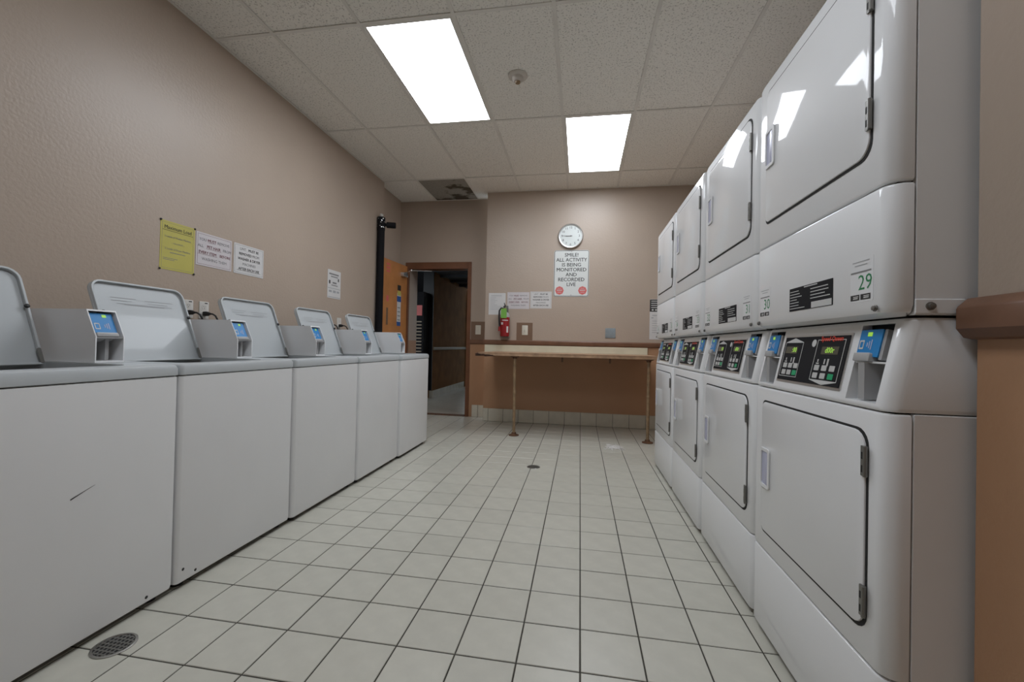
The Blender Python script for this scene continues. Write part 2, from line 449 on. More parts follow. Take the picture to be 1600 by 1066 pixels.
for r in range(-3, 3):
    y = CY+r*CL; xe = XA if y > YE else XR
    for c in range(-1, 6):
        a, b = fit((CX+c*CW, CX+(c+1)*CW), XL, xe)
        if b-a > .03: tee((a+.012, b-.012, y-.012, y+.012, H-.0006, H+.003))
# wall angle round the edge
tee((XL, XL+.02, Y0, 4.885, H-.0008, H+.003)); tee((-1.235, XA, YB-.02, YB, H-.0008, H+.003)); tee((XL-.09, -1.235, YR-.02, YR, H-.0008, H+.003))

# ---- ceiling light panels (two lamps of the room, the third added out of view)
LL = {1: 'larger looking lit ceiling panel above the aisle, nearest the left wall', 2: 'lit ceiling panel nearest the clock and back wall', 3: 'added lit ceiling panel above the camera, out of view, brightening the near end'}
for (c, r), n in LIGHTS.items():
    x0 = CX+c*CW; y0 = CY+r*CL; y1 = y0+CL
    y0 = max(y0, Y0)
    t = thing('ceiling_light', LL[n], 'ceiling light', (x0+CW/2, (y0+y1)/2, H), 'recessed fluorescent ceiling panels')
    hx, hy = CW/2-.0125, (y1-y0)/2-.0125
    f0 = (V3((0,0,0)), V3((1,0,0)), V3((0,1,0)), V3((0,0,1)))
    ringplate(rr(-hx, hx, -hy, hy, .001, 1), rr(-hx+.018, hx-.018, -hy+.018, hy-.018, .001, 1), .0005, .02, f0).build('light_frame', M_GRID, t)
    MB().box(-hx+.016, hx-.016, -hy+.016, hy-.016, .004, .008).build('diffuser', M_LENS, t)
    MB().box(-hx, hx, -hy, hy, .021, .06).build('housing', M_GRID, t)

# ---- smoke detector
t = thing('smoke_detector', 'small round smoke detector on the ceiling beside the long light panel', 'smoke detector', (-.495, 3.05, H+.0035))
MB().lathe((0,0,0), (0,0,-1), [(.072, 0), (.072, .006), (.066, .012), (.05, .014)], 28).build('mounting_plate', M_DETECT, t)
MB().lathe((0,0,-.014), (0,0,-1), [(.042, 0), (.040, .02), (.03, .03), (.0, .032)], 24).build('sensor_head', M_DETECT, t)
MB().lathe((0,0,-.046), (0,0,-1), [(.02, 0), (.017, .012), (0, .014)], 16).build('sensor_cap', M_PIPE, t)

# ================================================================== DOORWAY AND CORRIDOR
d1 = bpy.data.objects.new('door_1', None); C.objects.link(d1); d1.location = (DX0, YR, 0); struct(d1, 'open orange-brown wooden door in a brown frame')
def dl(b): return (b[0]-DX0, b[1]-DX0, b[2]-YR, b[3]-YR, b[4], b[5])
box('door_frame', M_FRAME, dl((DX0-.05, DX0+.004, YR-.018, YR+.02, 0, DZ+.05)), d1, .004)
box('door_frame', M_FRAME, dl((DX1-.045, DX1+.008, YR-.018, YR+.135, 0, DZ+.05)), d1, .004)
box('door_frame', M_FRAME, dl((DX0, DX1-.045, YR-.018, YR+.135, DZ-.045, DZ+.05)), d1, .004)
leaf = bpy.data.objects.new('door_leaf', None)
# leaf swings into the room and lies along the recess
hp = V3((DX0-.02, YR-.02, 0)); ep = V3((-2.468, 4.90, 0)); dv = (ep-hp); wl = dv.length; du = dv.normalized()
nrm = V3((-du.y, du.x, 0));  nrm = nrm if nrm.x > 0 else -nrm
ff = (hp-V3((DX0, YR, 0)), -du*-1, V3((0,0,1)), nrm)
lf = plate(rr(.0, wl, .012, DZ-.01, .002, 1), -.04, 0, ff).build('door_leaf', M_DOOR, d1, bevel=.002)
def leafplate(name, m_, u0, u1, v0, v1, d0, d1_, par=lf, r=.001):
    return plate(rr(u0, u1, v0, v1, r, 2), d0, d1_, ff).build(name, m_, par)
leafplate('sign_strip', M_PAPER, .17, .27, 1.22, 1.66, 0, .0012)
leafplate('sign_band', mat('blue_print', (.03, .10, .32, 1), .5), .17, .27, 1.22, 1.275, .0012, .0022)
leafplate('sign_band', MATS['blue_print'], .165, .275, 1.545, 1.62, .0012, .0022)
leafplate('sign_band', M_INKB, .175, .265, 1.70, 1.77, 0, .002)
leafplate('sign_band', M_YELLOW, .175, .265, 1.63, 1.69, .0013, .002)
ffb = ff
bars('print_lines', [(.185, .255, 1.30+.055*i, .012) for i in range(4)], (ff[0]+ff[3]*.0012, ff[1], ff[2], ff[3]), M_INKG, lf)
for k in range(3): leafplate('red_sticker', M_STOP, .47, .56, 1.90+.045*k, 1.925+.045*k, 0, .0012)
leafplate('red_sticker', M_STOP, .49, .55, 1.52, 1.60, 0, .0012, r=.02)
leafplate('worn_strip', M_PATCH, .50, .545, 1.22, 1.44, 0, .0012)
# closer: body on the leaf, two arms to the frame head
cb = plate(rr(.06, .19, 1.90, 1.955, .008, 3), 0, .045, ff, .004).build('door_closer', M_ALU, d1)
pA = ff[0]+ff[1]*.09+V3((0,0,1.965))+nrm*.03; pB = V3((.34, -.02, 2.0)); pM = V3((.10, -.16, 1.985))
MB().tube([pA, pM], .007, 8).build('arm', M_CHROME, cb); MB().tube([pM, pB], .006, 8).build('arm', M_CHROME, cb)
MB().lathe(pM-V3((0,0,.012)), (0,0,1), [(.012, 0), (.012, .024)], 12).build('arm_joint', M_CHROME, cb)
MB().lathe(pA-V3((0,0,.03)), (0,0,1), [(.018, 0), (.018, .035)], 12).build('arm_joint', M_HINGE, cb)

# corridor beyond the door
YC1 = 9.6
cf = struct(box('floor_corridor', M_GROUT, (-4.6, -1.2, YR+.12, 16, -.10, -.0022)), 'corridor floor of diagonal cream tiles')
dt = .33
for i in range(-14, 15):
    for j in range(-14, 15):
        cx = -2.2+(i-j)*dt/math.sqrt(2); cy = 6.6+(i+j)*dt/math.sqrt(2)
        if -2.95 < cx < -1.20 and YR-.1 < cy < 9.7:
            e = dt/2-.003; cs = math.sqrt(.5); yc = YR+.127-cy
            q = [((p-r)*cs, (p+r)*cs) for p, r in ((-e, -e), (e, -e), (e, e), (-e, e))]; poly = []
            for k in range(4):                       # cut the tile at the threshold
                (ax_, ay_), (bx_, by_) = q[k], q[(k+1) % 4]
                if ay_ >= yc: poly.append((ax_, ay_))
                if (ay_ >= yc) != (by_ >= yc):
                    f_ = (yc-ay_)/(by_-ay_); poly.append((ax_+(bx_-ax_)*f_, yc))
            if len(poly) > 2:
                MB().loft([[(x, y, z) for x, y in poly] for z in (-.011, 0)]).build('corridor_tile', M_CFLOOR, cf, loc=(cx, cy, 0))
MB().box(DX0, DX1-.045, YR+.0, YR+.125, -.01, .004).build('threshold', M_RUST, cf)
struct(box('wall_corridor_entry', M_WALL, (-2.9, -2.40, YR+.12, 5.91, 0, 2.30)), 'beige corridor wall just inside the door')
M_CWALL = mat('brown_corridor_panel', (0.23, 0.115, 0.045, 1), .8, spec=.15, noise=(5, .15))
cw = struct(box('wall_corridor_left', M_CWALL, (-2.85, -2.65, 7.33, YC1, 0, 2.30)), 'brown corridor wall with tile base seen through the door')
cwr = MB().loft([[(-2.65+o*1.1, y, .87+h*.9) for o, h in pr] for y in (7.33, YC1)]).build('corridor_rail', M_SLAT, cw)
for k in range(10):
    y0 = 7.335+k*.21
    MB().box(-2.65, -2.638, y0+.003, y0+.207, .001, .13).build('baseboard_tile', M_BTILE, cw, bevel=.002)
MB().box(-2.70, -2.645, 7.318, 7.33, .001, .13).build('baseboard_tile', M_BTILE, cw, bevel=.002)
MB().box(-2.85, -2.655, 7.305, 7.329, .14, 2.30).build('end_shade', M_BLACK, cw)  # black sheet stands in for the darkness at the wall's near end
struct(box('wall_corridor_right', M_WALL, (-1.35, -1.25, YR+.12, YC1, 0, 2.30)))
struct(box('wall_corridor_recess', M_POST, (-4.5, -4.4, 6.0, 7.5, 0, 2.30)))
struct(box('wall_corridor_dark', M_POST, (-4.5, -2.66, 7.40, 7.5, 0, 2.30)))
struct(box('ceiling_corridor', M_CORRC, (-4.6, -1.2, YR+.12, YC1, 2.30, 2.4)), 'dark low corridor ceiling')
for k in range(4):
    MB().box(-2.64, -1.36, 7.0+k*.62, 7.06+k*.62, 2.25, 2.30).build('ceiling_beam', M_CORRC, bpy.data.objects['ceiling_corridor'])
# end of the corridor opens to daylight
w1 = bpy.data.objects.new('window_1', None); C.objects.link(w1); w1.location = (-2.0, YC1, 0); struct(w1, 'glazed door at the end of the corridor')
for x in (-.65, -.06, .60): box('window_frame', M_FRAME, (x, x+.05, -.02, .03, 0, 2.25), w1)
for z in (0, .95, 2.1): box('window_frame', M_FRAME, (-.60, .60, -.015, .025, z, z+.06), w1)
M_GLASS = mat('clear_glass', (.9, .95, .95, 1), .02, trans=1)
box('pane', M_GLASS, (-.60, -.06, .0, .006, .06, 2.1), w1); box('pane', M_GLASS, (-.01, .60, .0, .006, .06, 2.1), w1)
struct(box('ground_outside', mat('pale_concrete', (.45, .44, .42, 1), .8, noise=(3, .1)), (-8, 6, YC1+.1, 30, -.12, -.02)))
# louvred machine in the dark side passage
t = thing('vending_cabinet', 'dark cabinet with pale louvre slats glimpsed through the doorway', 'cabinet', (-3.02, 7.02, 0))
MB().box(-.33, .30, 0, .28, 0, 1.9).build('cabinet_body', M_POST, t, bevel=.006)
for k in range(11): MB().box(-.28, .27, -.022, 0, .78+k*.058, .80+k*.058).build('slat', M_SLAT, t)
MB().box(-.26, .27, -.008, 0, 1.48, 1.66).build('red_panel', M_STOP, t)
MB().box(-.22, .16, -.012, -.008, 1.54, 1.585).build('panel_stripe', M_PAPER, t)

# ================================================================== WASHERS (left row, facing +x)
WW = .648
def make_washer():
    t = thing('washing_machine', '', 'washing machine', group='top-load washers along the left wall')
    # cabinet: rounded vertical front corners, loft of footprints
    def foot(z, i, r=.014, xr=-.70):
        a = i; y0, y1 = i, WW-i; x1 = -i
        p = arc(x1-r, y1-r, r, 0, math.pi/2, 4)+[(xr, y1), (xr, y0)]+arc(x1-r, y0+r, r, -math.pi/2, 0, 4)
        return [(x, y, z) for x, y in p]
    MB().loft([foot(.022, .010), foot(.026, .003), foot(.04, 0), foot(.838, 0), foot(.841, .003)], False).build('cabinet', M_WHITE2, t)
    MB().loft([foot(.836, .006), foot(.845, .006)], False).build('seam_gap', M_DARK, t)
    deck = MB().loft([foot(.8435, .002), foot(.846, -.002), foot(.872, -.002), foot(.883, .003), foot(.888, .012)])
    hole = plate(rr(-.485, -.075, .075, .527, .04, 5), 0, .2, (V3((0,0,.75)), V3((1,0,0)), V3((0,1,0)), V3((0,0,1))))
    from_mesh('top_deck', boolean(deck, [hole], 'top_deck'), M_LIDW, t)
    n = 28; cx, cy = -.27, .315
    ring = lambda r, z: [(cx+r*math.cos(2*math.pi*i/n), cy+r*math.sin(2*math.pi*i/n), z) for i in range(n)]
    MB().loft([ring(.232, .838), ring(.232, .42), ring(.222, .40), ring(.222, .395), ring(.24, .395), ring(.24, .838)], False).build('wash_tub', M_STEEL, t)
    MB().lathe((cx, cy, .40), (0,0,1), [(.22, 0), (.10, .012), (.05, .03), (.045, .22), (.02, .235), (0, .236)], 20).build('agitator', M_WHITE, t)
    for x in (-.05, -.65):
        for y in (.05, WW-.05):
            MB().lathe((x, y, 0), (0,0,1), [(.022, 0), (.022, .012), (.012, .014), (.012, .03)], 12).build('foot', M_RUBBER, t)
    # open lid, leaning back; frame: u along +y, v up the lid, normal to the aisle
    o = V3((-.448, 0, .876)); v = V3((-.135, 0, .350)).normalized()
    fr = (o, V3((0,1,0)), v, V3((0,1,0)).cross(v)); ln = .388
    out = rr(.085, .515, 0, ln, (.012, .012, .045, .045), 5); inn = rr(.094, .506, .009, ln-.009, (.006, .006, .038, .038), 5)
    lid = plate(out, -.012, 0, fr, .0).build('lid', M_LIDW, t, bevel=.003)
    ringplate(out, inn, 0, .014, fr).build('lid_rim', M_LIDW, lid, bevel=.0025)
    fr0 = (fr[0]+fr[3]*.0006, fr[1], fr[2], fr[3])
    rows = []
    for k, (a, b) in enumerate([(.15, .27), (.30, .45), (.15, .25), (.31, .42), (.17, .44), (.20, .40)]):
        rows.append((a+.01, b, ln-.075-(k//2)*.014-(.004 if k % 2 else 0), .0035))
    bars('instruction_print', rows, fr0, M_INKLG, lid)
    for y in (.104, .507):
        c = fr[0]+fr[1]*y+fr[2]*(ln*.60)
        MB().lathe(c+fr[3]*.011, fr[3], [(.008, 0), (.008, .006), (.004, .009)], 12).build('bumper', M_RUBBER, lid)
        c2 = fr[0]+fr[1]*y+fr[2]*.035
        plate(rr(-.006, .006, -.03, .03, .005, 3), .011, .0155, (c2, fr[1], fr[2], fr[3])).build('hinge_slot', M_HINGE, lid)
    # meter box at the far side: shell with open front
    Y1, Y2 = .545, .647
    prof = lambda i: [(-.66+i, .889), (-.255, .889), (-.255, .988), (-.302, 1.092-i), (-.66+i, 1.092-i)]
    outer = MB().loft([[(x, y, z) for x, z in prof(0)] for y in (Y1, Y2)])
    k = .004
    cut = MB().loft([[(x, y, z) for x, z in [(-.39, .896), (-.18, .896), (-.18, .99), (-.18, 1.086), (-.39, 1.086)]] for y in (Y1+k, Y2-k)])
    mb_ = from_mesh('meter_box', boolean(outer, [cut], 'meter_box'), M_WHITE2, t)
    MB().box(-.39, -.257, Y1+k, Y2-k, .983, .987).build('shelf', M_GREYP, mb_)
    sv = V3((-.047, 0, .104)).normalized()
    fr = (V3((-.264, 0, .989)), V3((0,1,0)), sv, V3((0,1,0)).cross(sv))
    rd = plate(rr(Y1+.014, Y2-.012, .018, .100, .002, 2), -.05, -.004, fr).build('card_reader', M_BLUE, mb_)
    plate(rr(Y1+.014, Y2-.012, .0, .018, .004, 2), -.05, .002, fr, .003).build('card_lip', M_GREYP, rd)
    fr2 = (fr[0]-fr[3]*.0036, fr[1], fr[2], fr[3])
    bars('reader_icon', [(Y1+.053, Y1+.068, .088, .012)], fr2, M_GLOW, rd)
    ringplate(rr(Y1+.018, Y1+.036, .032, .058, .002, 2), rr(Y1+.021, Y1+.033, .036, .054, .001, 2), 0, .0006, fr2).build('reader_icon', M_INKW, rd)
    bars('reader_icon', [(Y1+.052, Y1+.055, .046, .012), (Y1+.059, Y1+.062, .046, .02), (Y1+.066, Y1+.069, .046, .026)], fr2, M_LILAC, rd)
    MB().box(-.385, -.285, Y1+.055, Y1+.068, .897, .983).build('coin_chute', M_GREYP, mb_)
    return t
w0 = make_washer()
WL = ['nearest washer, cut by the left picture edge, with a dark scuff on its front',
      'second washer from the camera, open lid left of the first pair of outlets',
      'third washer from the camera, middle one of the row',
      'fourth washer from the camera, its lid beside the second pair of outlets',
      'farthest washer at the end of the row, next to the open door']
washers = [w0]+[clone(w0) for _ in range(4)]
for i, (x, y) in enumerate([(-1.537, .757), (-1.533, 1.413), (-1.522, 2.068), (-1.513, 2.722), (-1.496, 3.378)]):
    t = washers[i]
    t.location = (x, y, 0); t['label'] = WL[i]
    if i == 0:
        fx = (V3((0, 0, 0)), V3((0,1,0)), V3((0,0,1)), V3((1,0,0)))
        mb = MB()
        for (y0, z0, y1, z1, w) in ((.305, .484, .352, .503, .0022), (.352, .503, .372, .510, .0008)):
            mb.add([(.0007, y0, z0-w), (.0007, y1, z1-w*.3), (.0007, y1, z1+w*.3), (.0007, y0, z0+w)], [(0,1,2,3)])
        mb.build('scuff_mark', M_INKB, t)
        MB().lathe((.0, WW-.10, .045), (1,0,0), [(.006, 0), (.004, .0015)], 8).build('paint_chip', M_INKB, t)
    if i == 1:
        for (yy, zz) in ((.03, .075), (.085, .045)): MB().lathe((.0, yy, zz), (1,0,0), [(.006, 0), (.004, .0015)], 8).build('paint_chip', M_INKB, t)

# ================================================================== DRYERS (right row, facing -x)
DW = .683
def make_dryer():
    t = thing('stacked_dryer', '', 'dryer', group='stacked dryers along the right wall')
    def foot(z, i=0, xf=0, r=.032, xr=.046):
        y0, y1 = i, DW-i; x0 = xf+i
        p = arc(x0+r, y0+r, r, math.pi, 1.5*math.pi, 6)+[(xr, y0), (xr, y1)]+arc(x0+r, y1-r, r, math.pi/2, math.pi, 6)
        return [(x, y, z) for x, y in p]
    def panel(name, z0, z1, b0=.006, b1=.006):
        return MB().loft([foot(z0, b0), foot(z0+b0*.4, b0*.3), foot(z0+b0*1.2, 0), foot(z1-b1*1.2, 0), foot(z1-b1*.4, b1*.3), foot(z1, b1)]).build(name, M_WHITE, t)
    # cabinets behind the front skins
    MB().box(.0505, .72, .0012, DW-.0012, .02, .862).build('lower_cabinet', M_WHITE2, t, bevel=.002)
    MB().box(.0505, .72, .0012, DW-.0012, 1.072, 1.955).build('upper_cabinet', M_WHITE2, t, bevel=.002)
    MB().box(.06, .70, .02, DW-.02, .862, 1.072).build('core', M_DARK, t)
    MB().box(.03, .70, .006, DW-.006, .0, .03).build('plinth', M_DARK, t)
    MB().box(.022, .06, .012, DW-.012, .03, .87).build('seam_gap', M_DARK, t)
    MB().box(.022, .06, .012, DW-.012, 1.08, 1.94).build('seam_gap', M_DARK, t)
    panel('base_panel', .022, .2975); panel('lower_front', .3005, .861)
    panel('upper_front', 1.357, 1.957, .006, .016)
    lip = panel('upper_base', 1.070, 1.354, .020)
    for y in (.038, DW-.038):
        MB().lathe((-.001, y, 1.0885), (-1, 0, .1), [(.0075, 0), (.0075, .002), (.0055, .0025), (.0055, .006), (0, .007)], 10).build('bolt', M_HINGE, lip)
    # sloped control cowl with two reader pockets
    def cf_(z, i=0):
        xf = (z-.865)/.20*.042
        y0, y1 = i+.002, DW-i-.002; x0 = xf+i; r = .030
        p = arc(x0+r, y0+r, r, math.pi, 1.5*math.pi, 6)+[(.72, y0), (.72, y1)]+arc(x0+r, y1-r, r, math.pi/2, math.pi, 6)
        return [(x, y, z) for x, y in p]
    cowl = MB().loft([cf_(.8645, .004), cf_(.868, .001), cf_(.874), cf_(1.060), cf_(1.066, .004)])
    cuts = []
    for (a, b) in ((.040, .147), (.536, .643)):
        cuts.append(MB().loft([[(x, y, z) for x, z in [(-.05, .876), (.075, .880), (.105, 1.056), (-.05, 1.056)]] for y in (a, b)]))
    cw_ = from_mesh('control_cowl', boolean(cowl, cuts, 'control_cowl'), M_WHITE, t)
    sv = V3((.042, 0, .20)).normalized(); U = V3((0,-1,0))
    fr = (V3((0, 0, .865)), U, sv, U.cross(sv))          # u = -y, v up the slope, normal outwards
    if fr[3].x > 0: fr = (fr[0], fr[1], fr[2], -fr[3])
    for (a, b) in ((.040, .147), (.536, .643)):
        rd = plate(rr(-b+.004, -a-.028, .118, .183, .003, 2), -.045, .002, fr).build('card_reader', M_BLUE, cw_)
        plate(rr(-a-.028, -a-.018, .112, .183, .002, 2), -.045, -.001, fr).build('reader_side', M_GREYP, rd)
        plate(rr(-b+.004, -a-.045, .106, .127, (.002, .002, .006, .002), 3), -.045, .009, fr, .003).build('card_lip', M_GREYP, rd)
        f2 = (fr[0]+fr[3]*.0021, fr[1], fr[2], fr[3])
        bars('reader_icon', [(-b+.030, -b+.046, .172, .010)], f2, M_GLOW, rd)
        ringplate(rr(-b+.008, -b+.024, .136, .158, .002, 2), rr(-b+.011, -b+.021, .140, .154, .001, 2), 0, .0006, f2).build('reader_icon', M_INKW, rd)
        bars('reader_icon', [(-b+.034, -b+.037, .147, .010), (-b+.041, -b+.044, .147, .017), (-b+.048, -b+.051, .147, .024)], f2, M_LILAC, rd)
        MB().box(.024, .078, a+.001, b-.001, .966, .970).build('shelf', M_WHITE, cw_)
        MB().box(.012, .074, (a+b)/2+.0, (a+b)/2+.022, .881, .966).build('coin_chute', M_GREYP, cw_)
    # membrane panel
    Y1, Y2, s0, s1 = .178, .512, .034, .172
    bz = plate(rr(-Y2-.006, -Y1+.006, s0-.006, s1+.006, .003, 2), 0, .0022, fr).build('control_bezel', M_ALU, cw_)
    pn = plate(rr(-Y2, -Y1, s0, s1, .002, 2), .0022, .0036, fr).build('control_panel', M_POST, cw_)
    f3 = (fr[0]+fr[3]*.0037, fr[1], fr[2], fr[3])
    def outline(u0, u1, v0, v1, w=.0018):
        ringplate(rr(u0, u1, v0, v1, .001, 1), rr(u0+w, u1-w, v0+w, v1-w, .0005, 1), 0, .0004, f3).build('panel_outline', M_INKW, pn)
    uL, uR = -Y2+.008, -Y1-.014
    outline(uL, uL+.108, s0+.012, s1-.016); outline(uR-.128, uR, s0+.012, s1-.010)
    P3 = lambda u, v: f3[0]+f3[1]*u+f3[2]*v+f3[3]*.0004
    MB().add([P3(uL, s1-.016), P3(uL+.108, s1-.016), P3(uL+.054, s1-.003)], [(0,1,2)]).build('panel_arrow', M_INKW, pn)
    MB().add([P3(uR-.128, s0+.012), P3(uR, s0+.012), P3(uR-.064, s0-.0+.001)], [(0,1,2)]).build('panel_arrow', M_INKW, pn)
    for k, (a, w) in enumerate(((uL+.010, .070), (uR-.100, .078))):
        dsp = plate(rr(a, a+w, s1-.052, s1-.030, .001, 1), 0, .0005, f3).build('display', M_DISP, pn)
        text('display_digits', 'd00r' if k else ':00', .022, f3, a+w*.5+(0 if k else .018), s1-.041, M_GLOW, dsp, bold=.02, d=.0008)
        b0 = uL+.014 if k == 0 else uR-.116; bw = .024; gp = .0085 if k == 0 else .0125
        for r_ in range(2):
            for c_ in range(3):
                u0 = b0+c_*(bw+gp); v0 = s0+.018+r_*.022
                plate(rr(u0, u0+bw, v0, v0+.0155, .002, 2), 0, .0008, f3).build('button', M_GREEN if (c_ == 2 and r_ == 0) else M_BTN, pn)
        bars('panel_icons', [(b0+.004, b0+.018, s1-.078, .004), (b0+.008, b0+.014, s1-.070, .008), (b0+.040, b0+.046, s1-.072, .014), (b0+.055, b0+.063, s1-.074, .020)], f3, M_BTN, pn)
    text('panel_lettering', 'Speed Queen', .0185, f3, uR-.062, s1-.0085, M_INKRED, pn, bold=.035, d=.0009)
    MB().lathe(f3[0]+f3[1]*(uR-.145)+f3[2]*(s1-.020), f3[3], [(.011, 0), (.011, .0006)], 18).build('panel_emblem', M_INKW, pn)
    # doors: dark plate painted in as groove shade, skin, recessed pull, two hinges
    fq = (V3((0,0,0)), V3((0,-1,0)), V3((0,0,1)), V3((-1,0,0)))
    for (z0, z1) in ((.366, .816), (1.436, 1.905)):
        rad = (.022, .040, .040, .022)
        o_ = rr(-.6055, -.0545, z0-.003, z1+.002, rad, 5)
        dr = plate(rr(-.601, -.061, z0+.004, z1-.004, rad, 5), 0, .005, fq, .0025).build('dryer_door', M_WHITE, t)
        plate(o_, 0, .0012, fq).build('door_gap_shade', M_DARK, dr)
        zc = z0+.29*(z1-z0)+.0 if z0 > 1 else z0+.49*(z1-z0)
        zc = .587 if z0 < 1 else 1.694
        hd = ringplate(rr(-.604+.004, -.533, zc-.068, zc+.068, .010, 4), rr(-.592, -.545, zc-.056, zc+.056, .006, 4), .005, .010, fq).build('handle', M_WHITE, dr, bevel=.0015)
        plate(rr(-.592, -.545, zc-.056, zc+.056, .006, 4), .0051, .006, fq).build('handle_recess', M_LILAC, hd)
        plate(rr(-.563, -.545, zc-.054, zc+.054, .004, 3), .006, .0093, fq, .001).build('handle_grip', M_LILAC, hd)
        for zh in ((z0+.068, z1-.070) if z0 < 1 else (z0+.094, z1-.105)):
            hg = plate(rr(-.068, -.054, zh-.034, zh+.034, .001, 1), .002, .009, fq).build('hinge', M_HINGE, dr)
            MB().cyl((-.0085, .0535, zh-.034), (-.0085, .0535, zh+.034), .0042, n=10).build('hinge_pin', M_HINGE, hg)
            for k in (-.018, .012): plate(rr(-.066, -.058, zh+k-.008, zh+k+.008, .001, 1), .0091, .0094, fq).build('hinge_slot', M_DARK, hg)
    # black instruction label
    fz = (V3((-.0002, 0, 0)), fq[1], fq[2], fq[3])
    lb = plate(rr(-.425, -.198, 1.112, 1.182, .001, 1), 0, .0006, fz).build('instruction_label', M_POST, t)
    f4 = (V3((-.0009, 0, 0)), fq[1], fq[2], fq[3]); rnd = random.Random(3); rows = []
    for k in range(7):
        rows.append((-.420, -.420+rnd.uniform(.04, .085), 1.171-k*.0085, .0022))
        if k < 4: rows.append((-.305, -.305+rnd.uniform(.07, .10), 1.168-k*.009, .0024))
    bars('label_print', rows, f4, M_INKW, lb); bars('label_print', [(-.300, -.202, 1.122, .017)], f4, M_INKW, lb)
    bars('label_print', [(-.34, -.27, 1.178, .003)], f4, M_INKW, lb)
    return t
d0 = make_dryer()
NUM = [('29', '30'), ('31', '32'), ('33', '34'), ('35', '36')]
DLAB = ['nearest stacked dryer pair, with stickers 29 and 30 on its middle panel',
        'second stacked dryer pair from the camera, beside the one numbered 29 and 30',
        'third stacked dryer pair from the camera',
        'farthest stacked dryer pair, at the folding counter end']
dry = [d0]+[clone(d0) for _ in range(3)]
for i, t in enumerate(dry):
    if i == 0:
        MB().box(.048, .14, -.003, .0012, 1.074, 1.105).build('side_bracket', M_WHITE2, t, bevel=.004)
        MB().lathe((.075, -.003, 1.09), (0,-1,0), [(.009, 0), (.009, .002), (.006, .003), (.006, .008), (0, .009)], 10).build('bolt', M_HINGE, t)
    t.location = (.642+(.004 if i in (1,) else 0), 1.003+i*.690, 0); t['label'] = DLAB[i]
    fz = (V3((-.0002, 0, 0)), V3((0,-1,0)), V3((0,0,1)), V3((-1,0,0)))
    f4 = (V3((-.0006, 0, 0)), fz[1], fz[2], fz[3])
    for (u0, num) in ((-.127, NUM[i][0]), (-.640, NUM[i][1])):
        w = .080
        st = plate(rr(u0, u0+w, 1.108, 1.212, .004, 3), 0, .0003, fz).build('number_sticker', M_WHITE, t)
        bars('sticker_print', [(u0+.008, u0+.068, 1.202, .0022), (u0+.016, u0+.060, 1.194, .0022)], f4, M_INKLG, st)
        bars('sticker_print', [(u0+.002, u0+.074, 1.178, .0035)], f4, M_INKG, st)
        bars('sticker_badge', [(u0+.002, u0+.034, 1.119, .013), (u0+.038, u0+.072, 1.119, .013)], f4, M_INKB, st)
        f5 = (V3((-.0009, 0, 0)), fz[1], fz[2], fz[3])
        bars('badge_print', [(u0+.012, u0+.031, 1.121, .002), (u0+.012, u0+.029, 1.117, .003), (u0+.049, u0+.068, 1.121, .002), (u0+.049, u0+.067, 1.117, .003)], f5, M_INKW, st)
        text('sticker_number', num, .050, f4, u0+.053, 1.151, M_INKGR, st, d=.0002)

# ================================================================== LEFT WALL NOTICES
def wallsheet(name, label, cat, fr, u0, u1, v0, v1, material, group=None, border=None, th=.0015, r=.001, tilt=0):
    O, U, V, N = fr
    loc = O+U*((u0+u1)/2)+V*v0
    t = thing(name, label, cat, loc, group)
    if tilt: U2 = U*math.cos(tilt)+V*math.sin(tilt); V2 = V*math.cos(tilt)-U*math.sin(tilt)
    else: U2, V2 = U, V
    f0 = (V3((0,0,0)), U2, V2, N); w = u1-u0; h = v1-v0
    sh = plate(rr(-w/2, w/2, 0, h, r, 4 if r > .004 else 1), .0002, th, f0).build('sheet', material, t)
    f1 = (N*(th+.0002), U2, V2, N)
    if border:
        a, b, m_ = border
        ringplate(rr(-w/2+a, w/2-a, a, h-a, max(r-a, .0005), 4), rr(-w/2+a+b, w/2-a-b, a+b, h-a-b, max(r-a-b, .0004), 4), 0, .0003, f1).build('border', m_, t)
    return t, f1, w, h
nl = 'laminated laundry rules on the left wall'
t, f1, w, h = wallsheet('yellow_notice', 'yellow paper notice with pinned corners and an underlined heading', 'notice', fl, 2.095, 2.318, 1.398, 1.690, M_YELLOW, nl, (.010, .0012, M_INKG))
text('lettering', 'Maximum Load', .031, f1, 0, h-.038, M_INKB, t, bold=.012, sx=.92)
bars('print_lines', [(-.098, .098, h-.056, .0022)], f1, M_INKB, t)
text('lettering', '2 Loads of Washer Machine', .0165, f1, 0, h-.092, M_INKG, t, bold=.006, sx=.92)
text('lettering', '~ MAXIMUM ~', .0135, f1, 0, h-.128, M_INKG, t)
text('lettering', '2 Loads of Dryer Machine', .0165, f1, 0, h-.165, M_INKG, t, bold=.006, sx=.95)
bars('print_lines', [(-.05, .05, h-.186, .004), (-.092, .0, h-.222, .003), (-.092, -.02, h-.231, .003)], f1, M_INKG, t)
for a in (-w/2+.001, w/2-.001):
    for b in (.001, h-.001): MB().lathe(f1[0]+f1[1]*a+f1[2]*b, f1[3], [(.006, .0), (.006, .004), (.003, .006)], 10).build('push_pin', M_INKB, t)
t, f1, w, h = wallsheet('pet_hair_notice', 'white notice about removing pet hair, between yellow and lint notices', 'notice', fl, 2.328, 2.606, 1.467, 1.683, M_PAPERP, nl, (.010, .0014, M_INKR), .0025)
rows = [[('YOU ', 0), ('MUST', 1), (' REMOVE', 0)], [('ALL ', 0), ('PET HAIR', 1), (' FROM', 0)], [('EVERY ITEM', 1), (' BEFORE', 2)], [('WASHING THEM', 0)]]
